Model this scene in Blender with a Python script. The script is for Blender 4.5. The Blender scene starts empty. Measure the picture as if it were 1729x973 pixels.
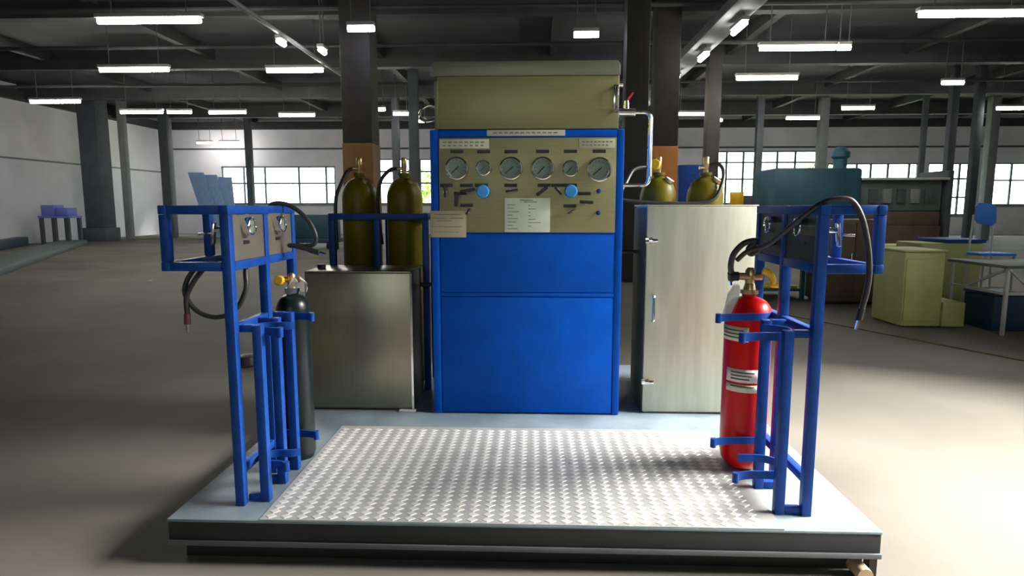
import bpy, bmesh, math, random
from mathutils import Vector, Matrix
R = math.radians
random.seed(7)
sc = bpy.context.scene
C = sc.collection

# ------------------------------------------------------------------ camera
cam = bpy.data.objects.new('camera', bpy.data.cameras.new('camera'))
C.objects.link(cam)
cam.data.sensor_width = 36.0
cam.data.lens = 1063.0 / 1729.0 * 36.0
cam.data.clip_end = 300
cam.location = (0, 0, 1.39)
cam.rotation_euler = (R(90 - 7.291), 0, R(2.101))
sc.camera = cam

# ------------------------------------------------------------------ world, light, exposure
SKY = 7.0
w = bpy.data.worlds.new('overcast_sky'); sc.world = w
w.use_nodes = True
bg = w.node_tree.nodes['Background']
bg.inputs[0].default_value = (0.93, 1.0, 0.99, 1)
bg.inputs[1].default_value = SKY
def portal(name, loc, rot, sx, sy):
    d = bpy.data.lights.new(name, 'AREA'); d.shape = 'RECTANGLE'; d.size = sx; d.size_y = sy
    d.cycles.is_portal = True
    o = bpy.data.objects.new(name, d); C.objects.link(o); o.location = loc; o.rotation_euler = rot
    return o
GY0, GY1, GZ0, GZ = 0.9, 4.7, 1.7, 4.8          # large high opening in the near right wall
portal('daylight_gate', (5.05, (GY0 + GY1) / 2, (GZ0 + GZ) / 2), (0, R(90), 0), GZ - GZ0, GY1 - GY0)
portal('daylight_far_left', (-10.8, 33.1, 2.6), (R(-90), 0, 0), 11.6, 2.2)
portal('daylight_far_right', (17.4, 33.1, 2.6), (R(-90), 0, 0), 17.4, 3.4)
portal('fill_daylight_back', (-1.5, -10.1, 3.8), (R(90), 0, 0), 7.0, 1.6)  # portal for the unseen fill windows added behind the camera
sun = bpy.data.objects.new('sun', bpy.data.lights.new('sun', 'SUN')); C.objects.link(sun)
sun.data.energy = 52.0; sun.data.angle = R(46); sun.data.color = (1.0, 0.97, 0.92)
_el, _az = R(46), R(10)               # hazy sun from the right, a little from the far side
from mathutils import Vector as _V
sun.rotation_euler = _V((math.cos(_el) * math.cos(_az), math.cos(_el) * math.sin(_az), math.sin(_el))).to_track_quat('Z', 'Y').to_euler()
sun.location = (9, 5, 8)
vs = sc.view_settings
vs.view_transform = 'Standard'; vs.look = 'None'; vs.gamma = 1.0; vs.use_curve_mapping = False
vs.exposure = 0.0

# ------------------------------------------------------------------ materials
def mat(name, col, rough=0.5, metal=0.0, var=0.12, scale=6.0, bump=0.0, bscale=60.0, stretch=(1, 1, 1), spec=0.5, emit=0.0, coat=0.0, alpha=1.0):
    m = bpy.data.materials.new(name); m.use_nodes = True
    nt = m.node_tree; b = nt.nodes['Principled BSDF']
    b.inputs['Roughness'].default_value = rough; b.inputs['Metallic'].default_value = metal
    b.inputs['Specular IOR Level'].default_value = spec
    b.inputs['Coat Weight'].default_value = coat
    b.inputs['Alpha'].default_value = alpha
    tc = nt.nodes.new('ShaderNodeTexCoord'); mp = nt.nodes.new('ShaderNodeMapping')
    mp.inputs['Scale'].default_value = stretch
    nt.links.new(tc.outputs['Object'], mp.inputs[0])
    n = nt.nodes.new('ShaderNodeTexNoise'); n.inputs['Scale'].default_value = scale; n.inputs['Detail'].default_value = 5
    nt.links.new(mp.outputs[0], n.inputs['Vector'])
    r = nt.nodes.new('ShaderNodeValToRGB')
    lo = [max(0, c * (1 - var)) for c in col]; hi = [min(1, c * (1 + var)) for c in col]
    r.color_ramp.elements[0].position = 0.3; r.color_ramp.elements[1].position = 0.7
    r.color_ramp.elements[0].color = (*lo, 1); r.color_ramp.elements[1].color = (*hi, 1)
    nt.links.new(n.outputs['Fac'], r.inputs[0]); nt.links.new(r.outputs[0], b.inputs['Base Color'])
    if bump:
        n2 = nt.nodes.new('ShaderNodeTexNoise'); n2.inputs['Scale'].default_value = bscale
        nt.links.new(mp.outputs[0], n2.inputs['Vector'])
        bp = nt.nodes.new('ShaderNodeBump'); bp.inputs['Strength'].default_value = bump; bp.inputs['Distance'].default_value = 0.01
        nt.links.new(n2.outputs['Fac'], bp.inputs['Height']); nt.links.new(bp.outputs[0], b.inputs['Normal'])
    if emit:
        b.inputs['Emission Color'].default_value = (*col, 1); b.inputs['Emission Strength'].default_value = emit
    return m
def glass_mat(name, tint=(0.95, 0.98, 0.97), refl=0.08):
    m = bpy.data.materials.new(name); m.use_nodes = True; nt = m.node_tree
    nt.nodes.remove(nt.nodes['Principled BSDF'])
    t = nt.nodes.new('ShaderNodeBsdfTransparent'); t.inputs[0].default_value = (*tint, 1)
    g = nt.nodes.new('ShaderNodeBsdfGlossy'); g.inputs['Roughness'].default_value = 0.05
    x = nt.nodes.new('ShaderNodeMixShader'); x.inputs[0].default_value = refl
    nt.links.new(t.outputs[0], x.inputs[1]); nt.links.new(g.outputs[0], x.inputs[2])
    nt.links.new(x.outputs[0], nt.nodes['Material Output'].inputs[0])
    return m
M = dict(
    floor=mat('concrete_floor', (0.175, 0.162, 0.138), 0.6, var=0.22, scale=0.6, bump=0.05, bscale=30, spec=0.06),
    ground=mat('outdoor_ground', (0.25, 0.27, 0.18), 0.9, scale=0.3),
    wall=mat('whitewashed_wall', (0.86, 0.85, 0.90), 0.85, var=0.08, scale=0.7),
    ceil=mat('dark_ceiling', (0.075, 0.079, 0.088), 0.8, var=0.3, scale=0.5),
    beam=mat('dark_beam', (0.045, 0.047, 0.05), 0.7, var=0.2, scale=2),
    darkpillar=mat('dark_brown_pillar', (0.035, 0.03, 0.026), 0.7, var=0.3, scale=2),  # near-black brown with random tone variation
    flange=mat('worn_flange', (0.09, 0.095, 0.105), 0.5),
    dullpanel=mat('dull_brown_panel', (0.17, 0.15, 0.12), 0.45, metal=0.4),
    shadepanel=mat('shaded_steel_panel', (0.035, 0.045, 0.035), 0.5, metal=0.3),  # shade on the right gauge box put into the colour of its steel
    column=mat('grey_column', (0.075, 0.085, 0.10), 0.7, var=0.2, scale=2),
    colpale=mat('pale_column', (0.26, 0.28, 0.29), 0.7, var=0.15, scale=2),
    ochre=mat('ochre_paint', (0.22, 0.10, 0.02), 0.6, scale=3),
    orange=mat('orange_paint', (0.60, 0.22, 0.03), 0.5, scale=3),
    frame=mat('window_frame', (0.13, 0.16, 0.17), 0.6),
    glass=glass_mat('window_glass'),
    blue=mat('blue_enamel', (0.0005, 0.085, 0.50), 0.45, var=0.1, scale=9, bump=0.02, bscale=200, spec=0.12),
    tube=mat('blue_tube_paint', (0.008, 0.054, 0.27), 0.42, var=0.18, scale=14, spec=0.2),
    steel=mat('brushed_steel', (0.34, 0.31, 0.23), 0.36, metal=1.0, var=0.06, scale=5, stretch=(30, 30, 0.6), bump=0.015, bscale=40),
    steelw=mat('galvanised_door', (0.58, 0.58, 0.46), 0.5, metal=0.45, var=0.10, scale=3, stretch=(8, 8, 0.8)),
    panel=mat('satin_steel_panel', (0.31, 0.285, 0.14), 0.45, metal=0.4, var=0.08, scale=8, stretch=(0.6, 30, 30)),
    hood=mat('satin_steel_hood', (0.28, 0.26, 0.115), 0.45, metal=0.4, var=0.06, scale=6, stretch=(0.6, 30, 30)),
    chrome=mat('chrome', (0.85, 0.84, 0.80), 0.12, metal=1.0, var=0.03),
    dial=mat('dial_face', (0.24, 0.26, 0.21), 0.5, var=0.05),
    black=mat('black_plastic', (0.015, 0.015, 0.017), 0.4),
    rubber=mat('black_rubber_hose', (0.022, 0.020, 0.019), 0.45, var=0.3, scale=60),
    knob=mat('light_blue_plastic', (0.03, 0.30, 0.75), 0.35),
    paper=mat('paper', (0.72, 0.76, 0.60), 0.8, var=0.05),
    sign=mat('yellowed_sign', (0.46, 0.41, 0.25), 0.55, var=0.06),
    signpale=mat('pale_plate', (0.58, 0.58, 0.42), 0.5, var=0.06),
    faint=mat('faded_print', (0.27, 0.25, 0.15), 0.7),
    lidsteel=mat('grey_steel_lid', (0.21, 0.21, 0.145), 0.45, metal=0.4, var=0.06, scale=6, stretch=(0.6, 30, 30)),
    warmdark=mat('warm_dark_sheet', (0.13, 0.11, 0.05), 0.7),  # on the locker side this warm tint counters blue bounce light
    ink=mat('print_ink', (0.10, 0.09, 0.05), 0.7),
    platform=mat('platform_paint', (0.19, 0.24, 0.275), 0.5, var=0.25, scale=4, bump=0.03, bscale=80),
    channel=mat('dark_channel', (0.012, 0.013, 0.016), 0.6, var=0.3, scale=6),
    tread=mat('aluminium_tread', (0.66, 0.65, 0.62), 0.55, metal=0.35, var=0.08, scale=8),
    treadlow=mat('aluminium_sheet', (0.40, 0.40, 0.39), 0.6, metal=0.35, var=0.12, scale=8),
    red=mat('red_gloss_paint', (0.66, 0.001, 0.002), 0.3, var=0.06, spec=0.3),
    brown=mat('olive_brown_paint', (0.13, 0.10, 0.003), 0.4, var=0.25, scale=5, spec=0.2),
    blackcyl=mat('black_cylinder_paint', (0.006, 0.012, 0.012), 0.3, var=0.2, spec=0.3),
    brass=mat('brass', (0.62, 0.45, 0.20), 0.32, metal=0.9),
    yellow=mat('yellow_plastic', (0.85, 0.50, 0.01), 0.4),
    redplastic=mat('red_plastic', (0.55, 0.03, 0.03), 0.4),
    label=mat('cream_label', (0.68, 0.62, 0.46), 0.6),
    labelwhite=mat('white_label', (0.75, 0.68, 0.62), 0.6),
    plastic=mat('clear_plastic_film', (0.85, 0.80, 0.78), 0.25, var=0.05, alpha=0.5),
    yellowslat=mat('dirty_yellow', (0.55, 0.45, 0.03), 0.6, var=0.3),
    timber=mat('timber_end', (0.60, 0.42, 0.26), 0.8),
    lamp=mat('fluorescent_tube', (1.0, 0.97, 0.90), 0.5, emit=68.0, var=0.0),
    coollamp=mat('cool_tube', (0.78, 0.80, 1.0), 0.5, emit=40.0, var=0.0),
    lampbody=mat('lamp_housing', (0.35, 0.34, 0.32), 0.5),
    wire=mat('hanging_wire', (0.12, 0.12, 0.12), 0.6),
    teal=mat('teal_machine_paint', (0.02, 0.085, 0.12), 0.5, var=0.25, scale=2),
    greygreen=mat('grey_green_machine', (0.13, 0.16, 0.14), 0.55, var=0.2, scale=3),
    rust=mat('brown_machine_base', (0.13, 0.09, 0.06), 0.6, var=0.2, scale=3),
    cream=mat('cream_enamel', (0.44, 0.47, 0.16), 0.5, var=0.08),
    navy=mat('navy_box', (0.02, 0.05, 0.11), 0.5),
    skyblue=mat('bright_blue_plastic', (0.02, 0.20, 0.75), 0.4),
    bluesheet=mat('pale_blue_sheet', (0.28, 0.46, 0.75), 0.4),
    whitetube=mat('white_tube', (0.58, 0.58, 0.55), 0.4),
    canister=mat('white_canister', (0.55, 0.53, 0.48), 0.5),
    violet=mat('violet_blue_plastic', (0.16, 0.20, 0.62), 0.5),
    kerb=mat('dark_blue_kerb', (0.02, 0.05, 0.09), 0.5),
    kerbgreen=mat('grey_green_kerb', (0.10, 0.13, 0.13), 0.6),
    leaf=mat('leaves', (0.20, 0.30, 0.05), 0.7, var=0.3, scale=3),
    bark=mat('bark', (0.12, 0.08, 0.05), 0.9),
    maroonred=mat('dark_red_plastic', (0.10, 0.012, 0.015), 0.5),
    maroon=mat('dark_maroon_rubber', (0.03, 0.015, 0.03), 0.5),
)

# ------------------------------------------------------------------ helpers
def wl(o):
    v = Vector((0, 0, 0))
    while o is not None:
        v = v + o.location; o = o.parent
    return v
class MB:
    def __init__(s): s.v = []; s.f = []
    def add(s, vs, fs):
        n = len(s.v); s.v += [Vector(p) for p in vs]; s.f += [[i + n for i in f] for f in fs]; return s
    def bb(s, x0, x1, y0, y1, z0, z1):
        return s.add([(x0,y0,z0),(x1,y0,z0),(x1,y1,z0),(x0,y1,z0),(x0,y0,z1),(x1,y0,z1),(x1,y1,z1),(x0,y1,z1)],
                     [(3,2,1,0),(4,5,6,7),(0,1,5,4),(1,2,6,5),(2,3,7,6),(3,0,4,7)])
    def box(s, c, d): return s.bb(c[0]-d[0]/2, c[0]+d[0]/2, c[1]-d[1]/2, c[1]+d[1]/2, c[2]-d[2]/2, c[2]+d[2]/2)
    def bar(s, a, b, w, h=None, up=(0, 0, 1)):
        a, b = Vector(a), Vector(b); h = h or w; d = (b - a).normalized(); u = Vector(up)
        if abs(d.dot(u)) > 0.95: u = Vector((0, 1, 0))
        sd = d.cross(u).normalized(); u = sd.cross(d)
        p = [q + sd * i * w / 2 + u * j * h / 2 for q in (a, b) for i, j in ((-1,-1),(1,-1),(1,1),(-1,1))]
        return s.add(p, [(0,1,2,3),(7,6,5,4),(0,4,5,1),(1,5,6,2),(2,6,7,3),(3,7,4,0)])
    def lathe(s, prof, o, ax=(0, 0, 1), n=24):
        o, ax = Vector(o), Vector(ax).normalized()
        u = ax.orthogonal().normalized() if abs(ax.z) < .9 else Vector((1, 0, 0)); v = ax.cross(u)
        base = len(s.v); idx = []
        for r, z in prof:
            if r < 1e-6: idx.append([len(s.v)]); s.v.append(o + ax * z)
            else:
                idx.append(list(range(len(s.v), len(s.v) + n)))
                for k in range(n):
                    a = 2 * math.pi * k / n; s.v.append(o + ax * z + (u * math.cos(a) + v * math.sin(a)) * r)
        for A, B in zip(idx, idx[1:]):
            for k in range(n):
                k2 = (k + 1) % n
                if len(A) == 1 and len(B) == 1: continue
                if len(A) == 1: s.f.append([A[0], B[k2], B[k]])
                elif len(B) == 1: s.f.append([A[k], A[k2], B[0]])
                else: s.f.append([A[k], A[k2], B[k2], B[k]])
        return s
    def cyl(s, a, b, r, n=16):
        a, b = Vector(a), Vector(b); L = (b - a).length
        return s.lathe([(0, 0), (r, 0), (r, L), (0, L)], a, b - a, n)
    def tubepath(s, pts, r, n=8, sub=6):
        P = [Vector(p) for p in pts]
        if sub > 1 and len(P) > 2:
            Q = [P[0] * 2 - P[1]] + P + [P[-1] * 2 - P[-2]]; out = []
            for i in range(1, len(Q) - 2):
                p0, p1, p2, p3 = Q[i-1:i+3]
                for k in range(sub):
                    t = k / sub
                    out.append(0.5 * ((2*p1) + (p2-p0)*t + (2*p0-5*p1+4*p2-p3)*t*t + (3*p1-p0-3*p2+p3)*t**3))
            P = out + [P[-1]]
        rr = r if isinstance(r, list) else None
        prev = None; rings = []
        for i, p in enumerate(P):
            d = (P[min(i+1, len(P)-1)] - P[max(i-1, 0)]).normalized()
            u = (prev - d * prev.dot(d)).normalized() if prev is not None else d.orthogonal().normalized()
            prev = u; v = d.cross(u)
            q = r if rr is None else rr[0] + (rr[1] - rr[0]) * i / (len(P) - 1)
            rings.append(list(range(len(s.v), len(s.v) + n)))
            for k in range(n):
                a = 2 * math.pi * k / n; s.v.append(p + (u * math.cos(a) + v * math.sin(a)) * q)
        for A, B in zip(rings, rings[1:]):
            for k in range(n): s.f.append([A[k], A[(k+1) % n], B[(k+1) % n], B[k]])
        s.f.append(rings[0][::-1]); s.f.append(rings[-1])
        return s
    def strip(s, pts, h, t):
        """flat bar bent along pts in the horizontal plane, h tall, t thick"""
        P = [Vector(p) for p in pts]; rings = []
        for i, p in enumerate(P):
            d = (P[min(i+1, len(P)-1)] - P[max(i-1, 0)]).normalized(); sd = Vector((d.y, -d.x, 0))
            rings.append(list(range(len(s.v), len(s.v) + 4)))
            for a, b in ((-1,-1),(1,-1),(1,1),(-1,1)): s.v.append(p + sd * a * t / 2 + Vector((0, 0, b * h / 2)))
        for A, B in zip(rings, rings[1:]):
            for k in range(4): s.f.append([A[k], A[(k+1) % 4], B[(k+1) % 4], B[k]])
        s.f.append(rings[0][::-1]); s.f.append(rings[-1]); return s
    def prism(s, poly, y0, y1):
        """polygon of (x, z) extruded from y0 to y1"""
        n = len(poly)
        s.add([(x, y0, z) for x, z in poly] + [(x, y1, z) for x, z in poly],
              [list(range(n)), list(range(2*n-1, n-1, -1))] + [[i, n+i, n+(i+1) % n, (i+1) % n] for i in range(n)])
        return s
    def build(s, name, m, parent=None, bevel=0.0, smooth=None, seg=2):
        me = bpy.data.meshes.new(name)
        if parent is None:
            xs = [v.x for v in s.v]; ys = [v.y for v in s.v]; zs = [v.z for v in s.v]
            off = Vector(((min(xs)+max(xs))/2, (min(ys)+max(ys))/2, min(zs)))
        else: off = wl(parent)
        me.from_pydata([v - off for v in s.v], [], s.f)
        bm = bmesh.new(); bm.from_mesh(me)
        bmesh.ops.recalc_face_normals(bm, faces=bm.faces)
        if bevel:
            ed = [e for e in bm.edges if e.is_manifold and e.calc_face_angle(0) > 0.6]
            bmesh.ops.bevel(bm, geom=ed, offset=bevel, segments=seg, affect='EDGES', profile=0.5, clamp_overlap=True)
        bm.to_mesh(me); bm.free()
        me.materials.append(M[m])
        if smooth is None: smooth = True
        if smooth:
            me.polygons.foreach_set('use_smooth', [True] * len(me.polygons)); me.set_sharp_from_angle(angle=R(38))
        o = bpy.data.objects.new(name, me); C.objects.link(o)
        if parent is None: o.location = off
        else: o.parent = parent
        return o
def tag(o, label, cat=None, group=None, kind=None):
    if label: o['label'] = label
    if cat: o['category'] = cat
    if group: o['group'] = group
    if kind: o['kind'] = kind
    return o
def thing(name, label, cat, loc, group=None, kind=None):
    o = bpy.data.objects.new(name, None); C.objects.link(o); o.location = loc; o.empty_display_size = .1
    return tag(o, label, cat, group, kind)
def B(*a): return MB().bb(*a)

# ------------------------------------------------------------------ hall shell
XL, XR, YF, YB, ZC = -19.6, 28.0, 33.0, -10.0, 6.0
XA, YA = 5.0, 6.3            # the near right wall and where the hall widens
T = 0.3
tag(MB().bb(XL-T, XA+T, YB-T, YA-T, -.3, 0).bb(XL-T, XR+T, YA-T, YF+T, -.3, 0).build('floor', 'floor', smooth=False), 'worn grey concrete factory floor', 'floor', kind='structure')
tag(B(-80, 90, -60, 110, -0.6, -0.31).build('ground', 'ground', smooth=False), 'ground outside the factory hall', 'ground', kind='structure')
ceil = tag(MB().bb(XL-T, XA+T, YB-T, YA-T, ZC, ZC+.2).bb(XL-T, XR+T, YA-T, YF+T, ZC, ZC+.2).build('ceiling', 'ceil', smooth=False), 'dark factory ceiling with cross beams', 'ceiling', kind='structure')
for y in (-6, -1, 4, 9, 14, 19, 24, 29):
    B(XL, XR if y > YA else XA, y-.15, y+.15, ZC-.55, ZC).build('beam', 'beam', ceil)
for x in (-14.5, -9.5, -4.5, .5, 5.5, 10.5, 15.5, 20.5):
    B(x-.1, x+.1, YB if x < XA else YA, YF, ZC-.3, ZC).build('beam', 'beam', ceil)
for y in (6.6, 12.9, 15.8, 20.6):
    MB().cyl((XL, y, 5.3), (XR, y, 5.3), .05, 8).build('pipe', 'beam', ceil)

def wall_open(name, label, axis, pos, u0, u1, opens, m='wall', out=1):
    """a wall along u with rectangular openings (u0,u1,z0,z1), made of plain blocks"""
    mb = MB()
    def blk(a, b, z0, z1):
        if b - a < 1e-4 or z1 - z0 < 1e-4: return
        p0, p1 = sorted((pos, pos + out * T))
        if axis == 'x': mb.bb(a, b, p0, p1, z0, z1)
        else: mb.bb(p0, p1, a, b, z0, z1)
    cur = u0
    for a, b, z0, z1 in sorted(opens):
        blk(cur, a, 0, ZC); blk(a, b, 0, z0); blk(a, b, z1, ZC); cur = b
    blk(cur, u1, 0, ZC)
    return tag(mb.build(name, m, smooth=False), label, 'wall', kind='structure')
WIN = [ # x0,x1,z0,z1, mullion xs, row zs
    (-16.5, -10.45, 1.56, 3.53, (-15.33, -14.2, -12.4, -10.96), (2.65,)),
    (-8.15, -5.15, 1.56, 3.9, (-7.4, -6.55, -6.0), (2.65, 3.25)),
    (8.85, 14.35, 1.56, 4.25, (9.75, 10.6, 11.35, 12.3, 13.2), (2.83, 3.67)),
    (14.8, 19.35, 1.56, 3.62, (16.3, 17.0, 17.85, 18.9), (2.83,)),
    (19.8, 22.0, 1.0, 3.62, (20.75, 21.4), (1.9, 2.83)),
    (23.0, 26.2, 1.5, 3.62, (23.95, 25.1), (2.75,))]
wl_far = wall_open('wall_far', 'pale far wall with bands of windows', 'x', YF, XL, XR, [q[:4] for q in WIN])
wall_open('wall_left', 'pale lilac wall on the left of the hall', 'y', XL, YB, YF, [], out=-1)
wall_open('wall_right', 'right wall of the far part of the hall', 'y', XR, YA, YF, [])
wall_open('wall_inner', 'inner return wall right of the frame', 'x', YA, XA, XR, [], out=-1)
wall_open('wall_gate', 'near right wall with a large high opening', 'y', XA, YB, YA-T, [(GY0, GY1, GZ0, GZ)])
FILL_WIN = (-5.0, 2.0, 3.0, 4.6)  # unseen windows added for frontal fill and reflections in the steel
wall_open('wall_back', 'wall behind the camera with an added band of fill windows', 'x', YB, XL, XA, [FILL_WIN], out=-1)
def window(n, x0, x1, z0, z1, ms, rs, y, label):
    t = thing('window_%d' % n, label, 'window', ((x0+x1)/2, y, z0), kind='structure')
    f = MB(); e = .07
    f.bb(x0, x1, y-.04, y+.06, z0, z0+e).bb(x0, x1, y-.04, y+.06, z1-e, z1).bb(x0, x0+e, y-.04, y+.06, z0, z1).bb(x1-e, x1, y-.04, y+.06, z0, z1)
    f.build('window_frame', 'frame', t)
    for m in ms: B(m-.045, m+.045, y-.03, y+.05, z0+e, z1-e).build('mullion', 'frame', t)
    for r in rs: B(x0+e, x1-e, y-.025, y+.045, r-.04, r+.04).build('transom', 'frame', t)
    B(x0-.05, x1+.05, y-.2, y+.0, z0-.08, z0).build('window_sill', 'colpale', t)
    xs = [x0+e] + list(ms) + [x1-e]; zs = [z0+e] + list(rs) + [z1-e]
    for a, b in zip(xs, xs[1:]):
        for c, d in zip(zs, zs[1:]): B(a, b, y+.005, y+.012, c, d).build('pane', 'glass', t, smooth=False)
WL = ['bright window band left of the large dark pillar', 'bright window between the grey posts left of the blue cabinet', 'tall bright window behind the amber cylinders on the right',
      'bright window above the teal machine', 'bright narrow window beside the tall grey posts at right', 'bright window at the far right above the blue chair']
for i, q in enumerate(WIN): window(i+1, *q, YF + .1, WL[i])
window(7, *FILL_WIN, (-3.2, -1.5, .3), (3.8,), YB - .1, 'unseen window band added behind the camera for fill light')
# trims along the far and left walls
B(XL, XR, YF-.25, YF, 5.4, 5.78).build('trim_1', 'beam', None); tag(bpy.data.objects['trim_1'], 'dark beam along the top of the far wall', 'beam', kind='structure')
tag(B(XL, XR, YF-.06, YF, 4.38, 4.46).build('trim_2', 'column'), 'thin dark ledge along the far wall above the windows', 'trim', kind='structure')
tag(B(XL, XL+.25, YB, YF-.25, 5.4, 5.78).build('trim_3', 'beam'), 'dark beam along the top of the left wall', 'beam', kind='structure')
tag(B(XL, XL+.05, 10, YF-.1, 3.2, 3.26).build('trim_4', 'colpale'), 'thin rail line along the left wall', 'trim', kind='structure')

# ------------------------------------------------------------------ platform
PZ = 0.19
plat = thing('skid_platform', 'low blue-grey steel platform skid carrying the filling station', 'platform', (-.06, 3.4, 0))
PX0, PX1, PY0, PY1 = -1.425, 1.30, 2.26, 4.75
B(PX0, PX1, PY0, PY1, PZ-.012, PZ).build('deck', 'platform', plat, bevel=.003)
fr = MB()
fr.bb(PX0+.002, PX1-.002, PY0+.004, PY0+.012, .090, PZ-.0125)
fr.bb(PX0+.002, PX1-.002, PY0+.012, PY0+.07, .090, .100)
fr.build('front_channel', 'channel', plat, bevel=.002)
B(PX0, PX1, PY0-.006, PY0+.0035, .084, .104).build('bottom_flange', 'flange', plat, bevel=.002)
B(PX0+.004, PX0+.06, PY0+.075, PY1-.01, .090, PZ-.0125).build('side_channel', 'channel', plat, bevel=.002)
B(PX1-.06, PX1-.004, PY0+.075, PY1-.01, .090, PZ-.0125).build('side_channel', 'channel', plat, bevel=.002)
B(PX0+.07, PX1-.07, PY1-.06, PY1-.004, .090, PZ-.0125).build('rear_channel', 'channel', plat, bevel=.002)
for y in (PY0+.12, 3.4, PY1-.2):
    B(PX0+.03, PX1-.03, y-.05, y+.05, 0.0, .0895).build('bearer', 'black', plat)
B(PX1-.032, PX1-.004, PY0+.015, PY0+.06, .0, .0835).build('foot', 'black', plat)
tag(MB().cyl((1.233, PY0-.03, .0295), (1.233, PY0+.06, .0295), .029, 14).build('timber_peg', 'timber'), 'pale round timber offcut under the platform front right corner', 'timber')

TX0, TX1, TY0, TY1 = -1.06, .94, 2.262, 3.315
tread = thing('tread_plate', 'silver aluminium diamond tread plate lying on the platform', 'floor plate', ((TX0+TX1)/2, (TY0+TY1)/2, PZ))
B(TX0, TX1, TY0, TY1, PZ+.0003, PZ+.004).build('sheet', 'treadlow', tread, smooth=False)
lz = MB(); px_, py_ = .0605, .0405; z0 = PZ + .0041; k = 0
y = TY0 + .028
while y < TY1 - .02:
    x = TX0 + .034
    while x < TX1 - .03:
        a, b = .0255, .0215
        n = len(lz.v)
        lz.v += [Vector(p) for p in ((x-a, y, z0), (x, y-b, z0), (x+a, y, z0), (x, y+b, z0),
                                     (x-a*.8, y, z0+.002), (x, y-b*.8, z0+.002), (x+a*.8, y, z0+.002), (x, y+b*.8, z0+.002))]
        lz.f += [[n+i for i in f] for f in ((4,5,6,7),(0,1,5,4),(1,2,6,5),(2,3,7,6),(3,0,4,7))]
        x += px_
    y += py_; k += 1
tag(lz.build('tread_lozenges', 'tread', tread, smooth=False), None, kind='stuff')

# ------------------------------------------------------------------ control cabinet
CX0, CX1, CY0, CY1, CZ1 = -.588, .488, 3.56, 4.12, 1.82
cab = thing('control_cabinet', 'tall blue control cabinet with a steel gauge panel on the platform', 'control cabinet', (-.05, 3.84, PZ))
B(CX0, CX1, CY0+.012, CY1, PZ, CZ1).build('body', 'blue', cab, bevel=.008)
b = MB()   # front frame border round panel and doors
b.bb(CX0, CX0+.045, CY0, CY0+.0118, PZ+.003, CZ1-.004).bb(CX1-.038, CX1, CY0, CY0+.0118, PZ+.003, CZ1-.004)
b.bb(CX0+.0452, CX1-.0382, CY0, CY0+.0118, 1.775, CZ1-.004).bb(CX0+.0452, CX1-.0382, CY0, CY0+.0118, .885, .905)
b.build('front_frame', 'blue', cab, bevel=.003)
B(CX0+.05, CX1-.043, CY0+.001, CY0+.0117, .909, 1.243).build('upper_door', 'blue', cab, bevel=.004)
B(CX0+.05, CX1-.043, CY0+.001, CY0+.0117, PZ+.01, .881).build('lower_door', 'blue', cab, bevel=.004)
pan = B(CX0+.049, CX1-.042, CY0-.004, CY0+.0115, 1.250, 1.773).build('gauge_panel', 'panel', cab, bevel=.002)
yf = CY0 - .004
def gauge(parent, c, n, r, name='pressure_gauge', ang=225):
    c, n = Vector(c), Vector(n).normalized()
    g = MB().lathe([(0, 0), (r*.98, 0), (r*1.0, .018), (r*1.02, .024), (r*.98, .032), (r*.88, .034), (r*.80, .026), (r*.80, .018), (0, .018)], c, n, 40).build(name, 'chrome', parent)
    MB().lathe([(0, .0185), (r*.79, .0185), (r*.79, .0205), (0, .0205)], c, n, 32).build('dial', 'dial', g)
    up = Vector((0, 0, 1)); rt = up.cross(n).normalized()
    tk = MB()
    for q in range(11):
        a = R(225 - 27 * q); d = rt * math.cos(a) + up * math.sin(a)
        tk.bar(c + n*.0213 + d*r*.60, c + n*.0213 + d*r*.72, r*.05, .0008, up=n)
    tk.build('scale_marks', 'ink', g, smooth=False)
    a = R(ang); d = rt * math.cos(a) + up * math.sin(a)
    MB().bar(c + n*.0225 + d*r*.62, c + n*.0225 - d*r*.25, r*.10, .001, up=n).cyl(c+n*.0215, c+n*.0245, r*.08, 10).build('needle', 'black', g)
    MB().lathe([(0, .027), (r*.79, .027), (r*.79, .0285), (0, .0285)], c, n, 32).build('glass', 'gaugeglass', g)
    return g
M['gaugeglass'] = glass_mat('gauge_glass', refl=.02)
for x, z, r, a in ((-.437, 1.605, .064, 222), (-.288, 1.607, .043, 225), (-.136, 1.604, .064, 222), (.039, 1.604, .064, 228), (.193, 1.603, .045, 230), (.351, 1.597, .068, 222)):
    gauge(cab, (x, yf-.0002, z), (0, -1, 0), r, ang=a)
def plate(name, x0, x1, z0, z1, m, y=None, lines=(), t=.003, ink='ink'):
    y = yf if y is None else y
    o = B(x0, x1, y-t, y-.0003, z0, z1).build(name, m, cab, bevel=.0008)
    if lines:
        l = MB()
        for a, b_, z, h in lines: l.bb(x0+(x1-x0)*a, x0+(x1-x0)*b_, y-t-.0006, y-t-.0001, z0+(z1-z0)*z-h/2, z0+(z1-z0)*z+h/2)
        l.build('print', ink, o, smooth=False)
    return o
plate('name_plate', -.27, .163, 1.783, 1.815, 'signpale', CY0-.0002, [(.08+.07*i, .13+.07*i, .5, .008) for i in range(12)], ink='faint')
plate('title_label', -.533, -.258, 1.715, 1.765, 'signpale', None, [(.06+.11*i, .14+.11*i, .68, .008) for i in range(8)] + [(.06+.11*i, .12+.11*i, .32, .008) for i in range(8)], ink='faint')
plate('title_label', .24, .437, 1.715, 1.765, 'signpale', None, [(.08+.11*i, .16+.11*i, .68, .008) for i in range(8)] + [(.08+.11*i, .15+.11*i, .32, .008) for i in range(7)], ink='faint')
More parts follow.
